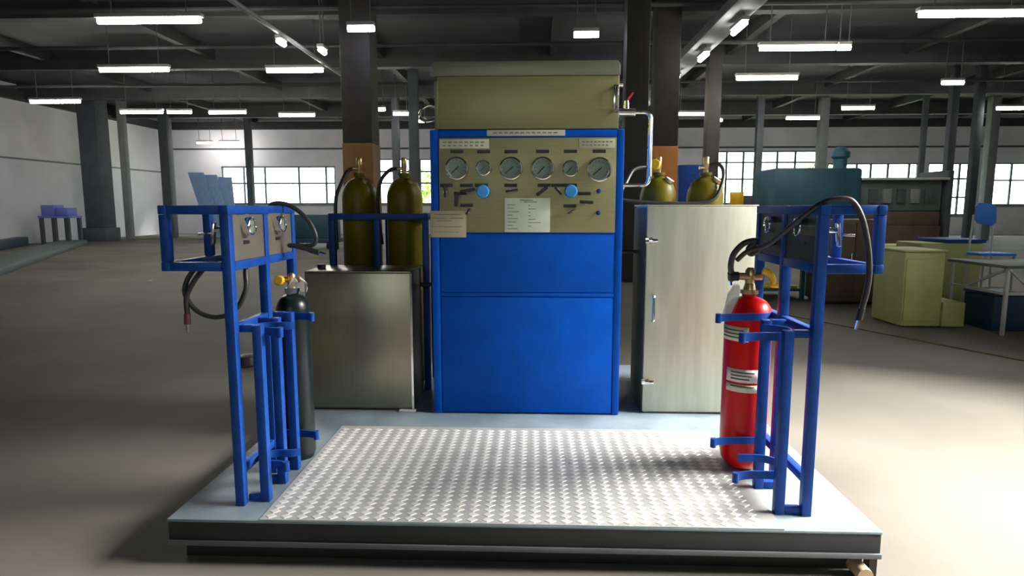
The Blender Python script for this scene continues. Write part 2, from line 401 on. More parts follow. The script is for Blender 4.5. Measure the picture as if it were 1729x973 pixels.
plate('paper_sheet', -.172, .083, 1.252, 1.443, 'paper', None,
      [(.34, .62, .93, .005), (.42, .72, .88, .004)] + [(.06, .06+.1+.25*random.random(), .80-.1*i, .004) for i in range(8)] + [(.52, .55+.3*random.random(), .78-.1*i, .004) for i in range(7)], ink='faint')
plate('notice_sign', CX0-.004, -.389, 1.222, 1.372, 'sign', CY0-.004,
      [(.12, .85, .86, .006), (.05, .45, .72, .006), (.55, .92, .72, .006), (.2, .6, .62, .005), (.05, .88, .40, .005), (.1, .8, .2, .004)], t=.004, ink='faint')
def strip(x, z, wd=.072):
    return plate('label_strip', x-wd/2, x+wd/2, z-.009, z+.009, 'black', None, t=.002)
for x in (-.437, -.288, -.136, .039, .193, .351): strip(x, 1.698)
for x, z in ((-.498, 1.513), (-.386, 1.513), (-.302, 1.513), (-.138, 1.513), (.048, 1.513), (.123, 1.513), (.195, 1.513), (-.42, 1.468), (-.386, 1.402), (.272, 1.467), (.193, 1.398)): strip(x, z)
def lever(x, z, ang, L=.075, fat=.016):
    o = MB().cyl((x, yf-.0002, z), (x, yf-.03, z), .011, 12).build('valve_stem', 'chrome', cab)
    d = Vector((math.cos(R(ang)), 0, math.sin(R(ang)))); c = Vector((x, yf-.034, z))
    MB().bar(c - d*L*.4, c + d*L*.6, fat*.8, fat*1.25, up=(0, -1, 0)).build('lever', 'black', o, bevel=.004)
for x, z, a, L, ft in ((-.503, 1.475, 92, .07, .014), (-.385, 1.482, 12, .085, .02), (-.44, 1.425, 88, .075, .022), (-.378, 1.365, 60, .04, .014), (-.138, 1.482, 10, .07, .014),
                      (.03, 1.475, 38, .075, .022), (.122, 1.485, -48, .055, .014), (.275, 1.42, -4, .075, .022), (.195, 1.366, 35, .05, .008)): lever(x, z, a, L, ft)
for x in (-.290, .195):
    MB().lathe([(0, 0), (.02, 0), (.02, .02), (.034, .022), (.036, .03), (.036, .05), (.03, .058), (0, .06)], (x, yf-.0002, 1.479), (0, -1, 0), 24).build('knob', 'knob', cab)
for z in (1.48, 1.36):
    MB().lathe([(0, 0), (.013, 0), (.013, .006), (.007, .010), (0, .010)], (.352, yf-.0002, z), (0, -1, 0), 16).build('button', 'tube', cab)
# steel hood on top of the cabinet
hood = MB(); HX0, HX1 = CX0+.045, CX1-.033
hood.bb(HX0, HX1, CY0+.006, CY1-.05, CZ1+.0005, 2.105)
hood.build('hood', 'hood', cab, bevel=.004)
hb = MB()
pr = [(HX0-.034, 2.1055), (HX1+.004, 2.1055), (HX1+.004, 2.165), (HX1-.012, 2.183), (HX0-.018, 2.183), (HX0-.034, 2.165)]
hb.prism(pr, CY0-.002, CY1-.04)
hb.build('hood_lid', 'lidsteel', cab, bevel=.003)
B(HX0-.032, HX0-.0004, CY0+.10, CY1-.06, CZ1+.0005, 2.10).build('hood_side', 'hood', cab, bevel=.002)
h = MB(); hx = HX1-.018
h.bb(hx-.012, hx+.014, CY0-.004, CY0+.0058, 1.905, 2.055).build('latch_plate', 'chrome', cab, bevel=.002)
MB().tubepath([(hx, CY0-.004, 1.915), (hx, CY0-.03, 1.925), (hx, CY0-.03, 2.035), (hx, CY0-.004, 2.045)], .006, 8, 4).build('handle', 'chrome', cab)
MB().lathe([(.0, 0), (.02, 0), (.02, .03), (.0, .03)], (HX1+.004, 3.68, 2.08), (1, 0, 0), 14).build('hood_catch', 'chrome', cab)
# side pipework
pw = MB().tubepath([(HX1, 3.70, 1.928), (.58, 3.70, 1.928), (.628, 3.70, 1.925), (.652, 3.70, 1.90), (.655, 3.70, 1.85), (.655, 3.70, 1.62), (.655, 3.70, 1.56), (.640, 3.70, 1.527), (.60, 3.70, 1.518), (CX1, 3.70, 1.518)], .0125, 10, 5)
pw.build('outlet_pipe', 'chrome', cab)
vv = MB().cyl((HX1+.012, 3.70, 1.928), (HX1+.11, 3.70, 1.928), .024, 14).lathe([(.0, 0), (.018, 0), (.014, .045), (0, .05)], (HX1+.06, 3.70, 1.945), (0, 0, 1), 12).build('outlet_valve', 'chrome', cab)
MB().bar((HX1+.06, 3.70, 1.985), (HX1+.095, 3.70, 2.035), .018, .01).build('valve_lever', 'redplastic', vv, bevel=.003)
MB().tubepath([(HX0-.03, 3.72, 1.965), (HX0-.07, 3.72, 1.975), (HX0-.115, 3.72, 1.95), (HX0-.125, 3.72, 1.905), (HX0-.09, 3.72, 1.885), (HX0-.03, 3.72, 1.895)], .009, 8, 5).build('vent_loop', 'chrome', cab)
MB().cyl((CX1, 3.9, 1.12), (.632, 3.9, 1.12), .011, 8).build('link_pipe', 'black', cab)
MB().cyl((-.716, 3.9, .91), (CX0, 3.9, .91), .014, 8).build('link_pipe', 'black', cab)

# ------------------------------------------------------------------ steel boxes either side
def steel_box(name, label, x0, x1, y0, y1, z1, m, door):
    t = thing(name, label, 'steel cabinet', ((x0+x1)/2, (y0+y1)/2, PZ))
    B(x0+.012, x1-.012, y0+.02, y1, PZ, z1-.01).build('body', m, t, bevel=.004)
    B(x0, x1, y0+.006, y1+.004, z1-.0095, z1).build('lid', m, t, bevel=.003)
    B(x0+.002, x1-.002, y0, y0+.0195, PZ+.012, z1-.0105).build('door', m, t, bevel=.004)
    return t
bl = steel_box('steel_box', 'low dull steel box in front of the left olive cylinders', -1.345, -.72, 3.60, 4.0, 1.022, 'steel', 1)
B(-.725, -.713, 3.592, 3.602, PZ+.012, 1.01).build('edge_trim', 'chrome', bl)
MB().bb(-.80, -.70, 3.57, 3.598, PZ, PZ+.012).build('foot_bracket', 'whitetube', bl, bevel=.002)
MB().cyl((-1.29, 3.75, 1.022), (-1.29, 3.75, 1.05), .025, 12).build('lid_knob', 'black', bl)
br = steel_box('steel_locker', 'tall galvanised steel locker with a handle right of the blue cabinet', .63, 1.255, 3.60, 4.06, 1.405, 'steelw', 1)
for z in (1.205, .385):
    q = MB().bb(.622, .665, 3.583, 3.5995, z-.016, z+.016).cyl((.64, 3.58, z), (.69, 3.58, z), .012, 10).build('hinge', 'chrome', br, bevel=.002)
MB().tubepath([(.675, 3.60, .895), (.675, 3.565, .89), (.675, 3.56, .87), (.675, 3.56, .77), (.675, 3.565, .745), (.675, 3.60, .74)], .009, 8, 4).build('handle', 'chrome', br)
B(.630, .6415, 3.625, 4.05, PZ+.01, 1.39).build('side_tint', 'warmdark', br)  # darkness of this side painted in, tinted warm to cancel blue cabinet bounce
B(1.256, 1.30, 3.66, 4.0, PZ, 1.395).build('side_duct', 'steelw', br, bevel=.004)

# ------------------------------------------------------------------ gas cylinders
def gas_cylinder(name, label, x, y, r, zs, zn, m, zb=PZ, group=None, valve='brass'):
    t = thing(name, label, 'gas cylinder', (x, y, zb), group)
    prof = [(0, zb+.006), (r*.55, zb), (r*.75, zb+.012), (r*.92, zb+.04), (r, zb+.085), (r, zs)] if m == 'red' else [(0, zb+.006), (r*.6, zb), (r*.88, zb), (r, zb+.03), (r, zs)]
    nr = .033 * (r / .115) ** .5
    for k in range(1, 9):
        a = R(90 * k / 9); prof.append((nr + (r - nr) * math.cos(a), zs + (zn - zs) * math.sin(a) * .96))
    prof += [(nr, zn), (nr, zn+.012), (0, zn+.012)]
    MB().lathe([(p, z - zb) for p, z in prof], (x, y, zb), n=36).build('body', m, t)
    MB().lathe([(0, 0), (nr*1.25, 0), (nr*1.25, .018), (0, .018)], (x, y, zn+.0125), n=20).build('neck_ring', 'brass' if m == 'red' else m, t)
    return t
cyls = []
SH, NK = 1.445, 1.585
for x, y, lab, cid in ((-1.168, 4.2, 'olive brown gas cylinder with curved hose, left of the pair behind the low steel box', 0),
                       (-.868, 4.2, 'olive brown gas cylinder with a loop of black hose, beside the blue cabinet', 1),
                       (.803, 4.2, 'amber brown gas cylinder behind the tall locker, nearer the blue cabinet', 2),
                       (1.107, 4.2, 'amber brown gas cylinder behind the tall locker, right of its pair', 3)):
    t = gas_cylinder('gas_cylinder', lab, x, y, .117, SH, NK, 'brown')
    v = MB().lathe([(0, 0), (.016, 0), (.016, .03), (.019, .035), (.019, .095), (.016, .10), (0, .10)], (x, y, NK+.031), n=16)
    v.cyl((x, y, NK+.06), (x-.045, y-.01, NK+.06), .011, 10)
    v.build('valve', 'brass', t)
    MB().lathe([(0, 0), (.03, 0), (.03, .02), (0, .02)], (x+.055, y-.05, NK-.03), (0.5, -.3, .8), 14).build('safety_plug', 'brass', t)
    if cid == 2: MB().lathe([(0, 0), (.03, 0), (.036, .006), (.036, .02), (.03, .026), (0, .026)], (x-.03, y-.03, NK+.075), (-.3, -1, .3), 16).build('handwheel', 'yellow', t)
    if cid == 0:
        hp = [(x-.045, y-.01, NK+.06), (x-.075, y-.04, NK+.03), (x-.105, y-.09, NK-.06), (x-.12, y-.135, SH), (x-.125, y-.14, 1.30), (x-.12, y-.145, 1.12)]
    elif cid == 1:
        hp = [(x-.045, y-.01, NK+.06), (x-.09, y-.02, NK+.05), (x-.145, y-.05, NK-.02), (x-.165, y-.06, SH), (x-.16, y-.06, 1.30), (x-.14, y-.08, 1.15)]
    elif cid == 2:
        hp = [(x-.045, y-.01, NK+.06), (x-.12, y-.06, NK+.06), (x-.20, y-.2, NK+.03), (x-.26, y-.3, NK-.06), (x-.312, y-.35, NK-.12)]
    else:
        hp = [(x+.02, y, NK+.075), (x+.07, y-.01, NK+.085), (x+.10, y-.03, NK+.05), (x+.085, y-.09, NK-.03), (x+.02, y-.135, SH+.0), (x-.12, y-.14, SH-.03), (x-.45, y-.15, SH-.02), (x-.615, y-.16, SH+.0)]
    MB().tubepath(hp, .012, 8, 6).build('hose', 'rubber', t)
# blue tube racks that hold the cylinders
def rack(label, x0, x1, y0, y1, zt, xm):
    t = thing('cylinder_rack', label, 'rack', ((x0+x1)/2, (y0+y1)/2, PZ)); s = .04
    for x in (x0, xm, x1):
        for y in (y0, y1): B(x-s/2, x+s/2, y-s/2, y+s/2, PZ, zt-s-.0005).build('post', 'tube', t, bevel=.003)
    for y in (y0, y1): B(x0-s/2, x1+s/2, y-s/2, y+s/2, zt-s, zt).build('rail', 'tube', t, bevel=.003)
    for x in (x0, x1): B(x-s/2, x+s/2, y0+s/2+.0005, y1-s/2-.0005, zt-s, zt).build('side_rail', 'tube', t, bevel=.003)
rack('blue tube rack round the two olive cylinders', -1.312, -.705, 4.045, 4.36, 1.352, -1.018)
rack('blue tube rack behind the tall galvanised locker', .70, 1.25, 4.09, 4.36, 1.30, .955)

# ------------------------------------------------------------------ filling stands
def stand(side, label, xc, cy, my, boxw, panel_mat='dullpanel', main=.10):
    """tube stand: gauge box on three posts, cradle posts with strap hooks on the aisle side"""
    s = side
    X = lambda u: xc + s * u
    out = main + boxw
    t = thing('filling_stand', label, 'filling stand', (X(main), my[1], PZ)); q = .037
    zb, zt = 1.145, 1.398
    def bx(u0, u1, y0, y1, z0, z1, nm, m='tube', bv=.003, par=None):
        a, b_ = sorted((X(u0), X(u1))); return B(a, b_, y0, y1, z0, z1).build(nm, m, par or t, bevel=bv)
    for y in my:
        bx(main-q/2, main+q/2, y-q/2, y+q/2, PZ, zt-.035, 'post')
        bx(out-.032, out, y-.018, y+.018, zb+.0355, zt-.0355, 'box_upright')
    for u in (main-q/2, out-.032):
        for z in (zb, zt-.0345):
            if u < out-.04 and z == zb:
                for a, b_ in zip(my, my[1:]): bx(u, u+.032, a+q/2+.0005, b_-q/2-.0005, z, z+.035, 'bottom_rail')
            else: bx(u, u+.032 if u > .1 else u+q, my[0]-.021, my[2]+.021, z, z+.0345, 'top_rail' if z > 1.3 else 'bottom_rail')
    for y in (my[0], my[2]):
        for z in (zb, zt-.0345): bx(main+q/2+.0005, out-.0325, y-.018, y+.018, z, z+.0345, 'cross_rail')
    bx(main+q/2+.001, out-.037, my[1]-.018, my[2]-.02, zb+.002, zb+.006, 'bottom_tray', 'steel', 0)
    # longitudinal rails lower down
    for z in (.915, .335):
        for a, b_ in list(zip(my, my[1:]))[:1 if s < 0 else 2]: bx(main-.016, main+.016, a+q/2+.0005, b_-q/2-.0005, z-.017, z+.017, 'long_rail')
    # cradle posts, each tied to the post line by short bars
    for y in cy:
        bx(-q/2, q/2, y-q/2, y+q/2, PZ, .925, 'cradle_post')
        y2 = min(my, key=lambda k_: abs(k_ - y))
        yy = y if abs(y2 - y) < .03 else y
        for z in (.915, .21):
            bx(q/2+.0005, main-q/2-.0005 if abs(y2-y) < .03 else main-.0165, yy-.015, yy+.015, z-.017, z+.012, 'tie_bar')
    # gauge panels on the aisle face
    for a, b_ in zip(my, my[1:]):
        yc = (a + b_) / 2 + .0
        pn = bx(main-.012, main-.007, a+q/2+.0005, b_-q/2-.0005, zb+.036, zt-.036, 'gauge_panel', panel_mat, 0)
        g = gauge(t, (X(main-.0122), yc-.03, 1.315), (-s, 0, 0), .037)
        l = bx(main-.0145, main-.0122, yc-.05, yc-.0, 1.243, 1.258, 'label_strip', 'black', 0)
        hv = MB().cyl((X(main), yc, 1.30), (X(main+.13), yc, 1.30), .011, 10).cyl((X(main+.05), yc, 1.27), (X(main+.05), yc, 1.33), .017, 12)
        hv = hv.build('hose_valve', 'chrome', t)
        MB().bar((X(main+.13), yc, 1.33), (X(main+.14), yc, 1.235), .012, .022).bar((X(main+.13), yc, 1.285), (X(main+.20), yc, 1.28), .01, .01).build('lever', 'chrome', hv, bevel=.002)
    return t, X
def strap(t, X, yc, z, w, u_back, u_tip, hook=.03, u_far=None):
    """open flat-bar cradle: back bar with two arms reaching towards the aisle"""
    P = []
    n = 7
    for k in range(n + 1):
        f = k / n
        P.append((X(u_tip * (1 - f) + (u_back - w) * f), yc - w - hook * (1 - f) ** 4, z))
    for k in range(1, 12):
        a = R(-90 + 180 * k / 12); P.append((X(u_back - w + w * math.cos(a)), yc + w * math.sin(a), z))
    for k in range(n + 1):
        f = k / n
        P.append((X((u_back - w) * (1 - f) + (u_tip if u_far is None else u_far) * f), yc + w + (hook * f ** 4 if u_far is None else 0), z))
    MB().cyl((P[0][0], P[0][1], z-.02), (P[0][0], P[0][1], z+.02), .013, 10).build('strap_tip', 'tube', t)
    MB().strip(P, .032, .008).build('strap', 'tube', t)
sl, XLs = stand(-1, 'blue tube filling stand on the left of the platform', -1.102, (2.43, 2.60, 2.748), (2.39, 2.71, 3.02), .255, 'dullpanel', .085)
sr, XRs = stand(1, 'blue tube filling stand on the right, holding the red cylinder', .965, (2.395, 2.625), (2.385, 2.71, 3.02), .222, 'shadepanel')
for z in (.895, .335):
    strap(sr, XRs, 2.51, z, .085, .055, -.172, u_far=-.02 if z > .5 else -.10)
    strap(sr, XRs, 2.855, z+.02, .112, .098, -.172, u_far=-.06)
    strap(sl, XLs, 2.515, z, .058, .055, -.085, .02)
    strap(sl, XLs, 2.90, z, .085, .126, -.085, .02, u_far=0.02)

# red cylinder in the right stand
RX, RY = .968, 2.855
rc = gas_cylinder('red_cylinder', 'glossy red fire-extinguisher cylinder with pale labels, held in the right stand', RX, RY, .102, .905, .992, 'red', zb=PZ+.0068)
def wrap(parent, x, y, r, a0, a1, z0, z1, m, name):
    mb = MB(); n = 12
    for k in range(n + 1):
        a = R(a0 + (a1 - a0) * k / n)
        for z in (z0, z1): mb.v.append(Vector((x + r*math.cos(a), y + r*math.sin(a), z)))
    for k in range(n): mb.f.append([2*k, 2*k+2, 2*k+3, 2*k+1])
    o = mb.build(name, m, parent); md = o.modifiers.new('s', 'SOLIDIFY'); md.thickness = .0008; md.offset = 1
    return o
for a0, a1, z0, z1, m, nm in ((165, 255, .80, .865, 'label', 'label'), (200, 285, .615, .675, 'labelwhite', 'label'), (200, 285, .570, .605, 'label', 'label')):
    o = wrap(rc, RX, RY, .1025, a0, a1, z0, z1, m, nm)
    for k in range(3 if z1 - z0 > .05 else 1):
        zz = z1 - (k + 1) * (z1 - z0) / 4; wrap(o, RX, RY, .1035, a0+15, a1-12-6*k, zz-.003, zz+.003, 'ink', 'print')
zv = 1.005 + .018
v = MB().lathe([(0, 0), (.028, 0), (.024, .02), (.02, .03), (.022, .035), (.022, .085), (.012, .10), (0, .10)], (RX, RY, zv), n=16)
v.cyl((RX-.055, RY-.005, zv+.06), (RX+.05, RY-.005, zv+.06), .017, 12)
v = v.build('valve', 'brass', rc)
MB().cyl((RX-.095, RY-.005, zv+.06), (RX-.055, RY-.005, zv+.06), .021, 14).build('coupling', 'black', v)
MB().tubepath([(RX+.045, RY-.03, zv+.09), (RX+.075, RY-.035, zv+.075), (RX+.09, RY-.035, zv+.045), (RX+.085, RY-.035, zv+.025), (RX+.12, RY-.035, zv+.022)], [.016, .010], 10, 4).build('lever', 'yellow', v)
# black cylinder in the left stand
KX, KY = -1.142, 2.90
kc = gas_cylinder('black_cylinder', 'dark green-black gas cylinder in the left stand', KX, KY, .078, .90, .985, 'blackcyl')
zk = .985 + .03
v = MB().lathe([(0, 0), (.02, 0), (.016, .02), (.018, .025), (.018, .06), (.01, .07), (0, .07)], (KX, KY, zk), n=14).cyl((KX-.05, KY, zk+.04), (KX+.04, KY, zk+.04), .014, 12).build('valve', 'brass', kc)
MB().lathe([(0, 0), (.02, 0), (.024, .008), (.024, .02), (.018, .026), (0, .026)], (KX-.045, KY-.02, zk+.035), (0, -1, .2), 16).build('handwheel', 'yellow', v)
def film(name, label, pts, seedv):
    rnd = random.Random(seedv); mb = MB(); rows, cols = len(pts), 9
    for i, (c, rad) in enumerate(pts):
        for k in range(cols):
            a = 2 * math.pi * k / (cols - 1) * .8; q = rad * (.75 + .5 * rnd.random())
            mb.v.append(Vector(c) + Vector((q * math.cos(a), q * math.sin(a), (rnd.random() - .5) * .012)))
    for i in range(rows - 1):
        for k in range(cols - 1): a = i * cols + k; mb.f.append([a, a+1, a+cols+1, a+cols])
    return mb
o = film('plastic_film', '', [((KX+.03, KY-.02, zk-.02), .05), ((KX+.035, KY-.02, zk+.005), .042), ((KX+.04, KY-.02, zk+.03), .035), ((KX+.03, KY-.02, zk+.05), .014)], 3).build('plastic_film', 'plastic')
tag(o, 'crumpled clear plastic film round the black cylinder valve', 'plastic film')
o = film('plastic_film', '', [((RX-.115, RY-.06, .90), .02), ((RX-.10, RY-.06, .96), .03), ((RX-.085, RY-.055, 1.01), .032), ((RX-.07, RY-.04, 1.05), .014)], 5).build('plastic_film', 'plastic')
tag(o, 'torn clear plastic film hanging beside the red cylinder shoulder', 'plastic film')

# hoses of the stands (each one a thing of its own, hung over the frames)
def hose(label, pts, r=.011, tip=None, fat=None):
    t = thing('filling_hose', label, 'hose', pts[0])
    MB().tubepath(pts, r, 10, 7).build('hose', 'rubber', t)
    a, b_ = Vector(pts[-2]), Vector(pts[-1]); d = (b_ - a).normalized()
    MB().cyl(b_ + d*.0005, b_ + d*.045, r*1.25, 10).build('ferrule', tip or 'chrome', t)
    MB().cyl(b_ + d*.0455, b_ + d*.08, r*.6, 8).build('nozzle', 'chrome', t)
    return t
hose('black hose coiled below the left stand gauge box with red tipped end',
     [(-1.20, 2.60, 1.19), (-1.205, 2.57, 1.13), (-1.20, 2.55, 1.05), (-1.25, 2.55, .965), (-1.33, 2.55, .935), (-1.41, 2.55, .96), (-1.463, 2.56, 1.03), (-1.455, 2.58, 1.10), (-1.40, 2.59, 1.16), (-1.39, 2.585, 1.14), (-1.43, 2.57, 1.08), (-1.452, 2.55, 1.02), (-1.452, 2.545, .95)], .0105, 'maroonred')
hose('black hose arching over the far end of the left stand gauge box',
     [(-1.24, 2.88, 1.36), (-1.21, 2.88, 1.405), (-1.14, 2.90, 1.40), (-1.06, 2.90, 1.34), (-1.02, 2.90, 1.26), (-1.04, 2.90, 1.215), (-1.14, 2.89, 1.215), (-1.10, 2.88, 1.21), (-1.045, 2.88, 1.195)], .0105, 'black')
hose('long black hose draped over the right stand gauge box and hanging down',
     [(.87, 2.74, 1.165), (.90, 2.70, 1.205), (.955, 2.62, 1.24), (.985, 2.52, 1.30), (1.02, 2.43, 1.365), (1.06, 2.39, 1.405), (1.10, 2.37, 1.42), (1.15, 2.36, 1.415), (1.185, 2.35, 1.36), (1.21, 2.345, 1.27), (1.225, 2.345, 1.17), (1.222, 2.345, 1.09), (1.208, 2.345, 1.02)], .0105, 'black')
hose('black hose running from the right stand to the red cylinder valve',
     [(1.05, 2.80, 1.24), (.99, 2.78, 1.22), (.945, 2.78, 1.19), (.93, 2.78, 1.21), (.96, 2.78, 1.245), (.91, 2.78, 1.235), (.872, 2.79, 1.19), (.866, 2.81, 1.14), (.88, 2.845, 1.10)], .013, 'black')

# ------------------------------------------------------------------ lamps
def tube_lamp(label, x, y, L, z=4.6, along='x', m='lamp'):
    t = thing('fluorescent_lamp', label, 'lamp', (x, y, z), 'ceiling lamps of the hall')
    d = Vector((1, 0, 0)) if along == 'x' else Vector((0, 1, 0)); c = Vector((x, y, z))
    sx, sy = (L, .14) if along == 'x' else (.14, L)
    MB().box((x, y, z+.085), (sx, sy, .07)).build('housing', 'lampbody', t, bevel=.01)
    MB().cyl(c - d*L*.48, c + d*L*.48, .05, 10).build('tube', m, t)
    for k in (-.35, .35):
        p = c + d * L * k; top = ZC - .001
        if any(abs(p.x - q) < .12 for q in (-14.5, -9.5, -4.5, .5, 5.5, 10.5, 15.5, 20.5)): top = ZC - .301
        if any(abs(p.y - q) < .17 for q in (-6, -1, 4, 9, 14, 19, 24, 29)): top = ZC - .551
        if along == 'y' and x > 0: top = 4.799
        if along == 'y' and x < -4.8: top = 4.70
        MB().cyl((p.x, p.y, z+.12), (p.x, p.y, top), .012, 6).build('wire', 'wire', t)
for a in (('nearest bright tube lamp at the top left', -6.7, 11.17, 1.88), ('second bright tube lamp from the top on the left', -9.44, 15.0, 1.7),
          ('bright tube lamp above the left wall, furthest left of all', -14.69, 19.3, 1.6), ('tube lamp in the low far row, right of the large left pillar', -13.38, 21.5, 1.5),
          ('short tube lamp in the low far row, beside the longer one by the left pillar', -12.1, 21.55, .84), ('tube lamp in the low far row, over the blue leaning sheets', -10.49, 21.65, 1.3),
          ('bright tube lamp left of the sloping conduit', -5.69, 15.2, 1.38), ('tube lamp in the low far row just left of the large dark pillar', -8.38, 22.4, 1.3),
          ('largest tube lamp in the top right corner', 7.29, 11.3, 1.8), ('bright tube lamp second from the top on the right', 5.3, 13.5, 1.56),
          ('very short lamp end continuing the second tube lamp on the right', 6.24, 13.52, .26), ('bright tube lamp third from the top on the right', 5.77, 16.5, 1.55),
          ('tube lamp above the amber cylinders, in the low far row', 5.43, 22.6, 1.2), ('tube lamp in the low far row above the teal machine', 9.68, 23.8, 1.2),
          ('tube lamp above and right of the teal machine', 10.5, 21.5, 1.05), ('short tube lamp right, below the top right corner lamp', 10.82, 17.3, .55),
          ('tube lamp at the right edge above the far right window', 15.53, 21.7, 1.0), ('short tube lamp at the right end of the row over the amber cylinders', 6.64, 24.2, .55),
          ('short tube lamp right beside the large dark pillar', -5.19, 21.2, .45), ('short tube lamp between the two grey posts left of the cabinet hood', -4.65, 22.2, .55),
          ('small tube lamp just left of the cabinet hood pipe loop', -4.32, 24.1, .45)): tube_lamp(*a)
tube_lamp('small wall-side lamp above the leaning blue sheets, left of two', -16.55, 31.6, .8)
tube_lamp('small wall-side lamp above the leaning blue sheets, right of two', -15.3, 31.6, 1.0)
tube_lamp('violet-white lamp high above the olive cylinders', -3.17, 11.8, .5, m='coollamp')
tube_lamp('blue-white lamp high above the cabinet hood', .94, 12.35, .48, m='coollamp')
for n_, (x, y, L) in zip(('nearest', 'second', 'third', 'fourth', 'furthest'), ((3.66, 12.0, .7), (3.60, 14.2, .6), (3.52, 16.6, .7), (3.48, 18.6, .7), (3.45, 21.6, .6))):
    tube_lamp('lengthwise lamp, %s in the row under the sloping duct right of the hood' % n_, x, y, L, along='y')
for n_, (x, y, L) in zip(('nearest', 'middle', 'furthest'), ((-5.0, 12.7, .3), (-4.42, 13.4, .3), (-5.0, 17.5, .35))):
    tube_lamp('small lengthwise lamp, %s of those along the left conduit' % n_, x, y, L, along='y')
tag(B(3.35, 3.85, 8, 30, 4.80, 5.0).build('cable_duct', 'colpale', bevel=.02), 'long pale cable duct under the ceiling right of the hood', 'duct')
tag(MB().cyl((-5.0, 8, 4.77), (-5.0, 20.4, 4.77), .045, 8).build('conduit_pipe', 'colpale'), 'thin pale conduit under the ceiling left of the hood', 'pipe')
for x, y0, y1 in ((3.6, 9, 29), (-5.0, 9, 25)):
    pass

# ------------------------------------------------------------------ columns
def column(label, x, y, wd, m='column', base=None, low=None, dp=None):
    t = thing('column', label, 'column', (x, y, 0)); dp = dp or wd
    z0 = 0.0
    if base: B(x-wd*.62, x+wd*.62, y-dp*.62, y+dp*.62, 0, base).build('plinth', m, t, bevel=.02); z0 = base
    if low: B(x-wd/2-.01, x+wd/2+.01, y-dp/2-.01, y+dp/2+.01, z0, low[0]).build('painted_guard', low[1], t, bevel=.02); z0 = low[0]
    MB().bb(x-wd/2, x+wd/2, y-dp/2, y+dp/2, z0, ZC-.001).build('shaft', m, t, bevel=.02)
    return t
column('broad dark pillar on a plinth in front of the left wall', -18.2, 25.9, .78, base=.55)
column('slim grey post right of the broad left pillar', -18.1, 27.6, .27, 'colpale')
column('grey post above the left stand gauge box', -16.9, 28.8, .42)
column('slim grey post in front of the left window band', -13.6, 30.0, .28)
column('large dark pillar with ochre lower part behind the olive cylinders', -3.55, 13.0, .6, 'darkpillar', low=(2.67, 'ochre'))
column('slim grey post right of the large dark pillar', -5.25, 24.0, .26)
column('slim grey post just left of the blue cabinet', -3.8, 20.0, .28)
column('dark pillar right of the blue cabinet behind the steel pipe', 1.83, 12.0, .42, 'darkpillar')
column('pillar with an orange lower part behind the amber cylinders', 2.68, 13.6, .5, 'darkpillar', low=(2.65, 'orange'))
column('dark grey post above the right amber cylinder', 4.86, 18.0, .36, 'darkpillar')
column('slim grey post at the right end of the locker', 8.9, 26.0, .26)
column('pale grey post above the right stand gauge box', 12.25, 28.0, .36, 'colpale')
column('thin post at the right end of the teal machine', 15.3, 26.0, .18)
column('grey post second from the right end of the teal machine', 13.84, 22.0, .24)
column('blue-grey post left of the blue chair', 14.66, 22.0, .24)
column('grey post directly above the blue chair', 19.3, 28.0, .36, 'colpale')

# ------------------------------------------------------------------ machines and furniture at the right
mc = thing('press_machine', 'large dark teal press machine with brown base behind the right stand', 'machine', (8.0, 16.8, 0))
B(5.9, 8.05, 16.0, 17.6, .95, 2.36).build('housing', 'teal', mc, bevel=.08)
MB().lathe([(0, 0), (.16, 0), (.16, .25), (.22, .3), (.22, .42), (.1, .55), (0, .55)], (7.75, 16.6, 2.361), n=16).build('motor', 'teal', mc)
B(8.055, 10.1, 16.2, 17.4, 1.30, 2.06).build('bed_frame', 'greygreen', mc, bevel=.04)
for k in range(5): B(8.3+.34*k, 8.5+.34*k, 16.12, 16.19, 1.5, 1.85).build('hatch', 'colpale' if k % 2 else 'column', mc, bevel=.01)
B(8.055, 10.15, 16.0, 17.5, 2.062, 2.12).build('top_rail', 'whitetube', mc, bevel=.01)
B(5.95, 10.05, 16.05, 17.5, 0.0, .945).build('base', 'rust', mc, bevel=.03)
B(8.06, 10.05, 16.12, 17.45, .946, 1.295).build('apron', 'rust', mc, bevel=.03)
B(10.155, 10.3, 16.1, 17.3, 0, 2.3).build('end_plate', 'column', mc, bevel=.02)
lt = thing('lathe_machine', 'grey-blue machine in front of the bright window right of the amber cylinders', 'machine', (7.9, 20.0, 0))
B(6.2, 9.3, 19.5, 20.5, 0, 1.1).build('base', 'teal', lt, bevel=.05)
B(6.3, 7.3, 19.6, 20.4, 1.101, 1.75).build('headstock', 'column', lt, bevel=.06)
MB().cyl((7.301, 20, 1.5), (7.6, 20, 1.5), .26, 20).build('chuck', 'chrome', lt)
B(8.5, 9.2, 19.65, 20.35, 1.101, 1.6).build('tailstock', 'greygreen', lt, bevel=.05)
MB().tubepath([(7.9, 20.2, 1.1), (7.9, 20.2, 2.2), (8.0, 20.1, 2.45), (8.4, 19.9, 2.5)], .04, 8, 5).build('lamp_arm', 'column', lt)
lk = thing('blue_locker', 'tall bright blue metal locker behind the amber cylinders', 'locker', (3.55, 14.9, 0))
B(3.25, 3.80, 14.6, 15.2, 0, 2.35).build('body', 'tube', lk, bevel=.02)
B(3.27, 3.78, 14.585, 14.599, .1, 2.3).build('door', 'tube', lk, bevel=.005)
MB().bb(3.72, 3.745, 14.56, 14.584, 1.1, 1.3).build('handle', 'chrome', lk)

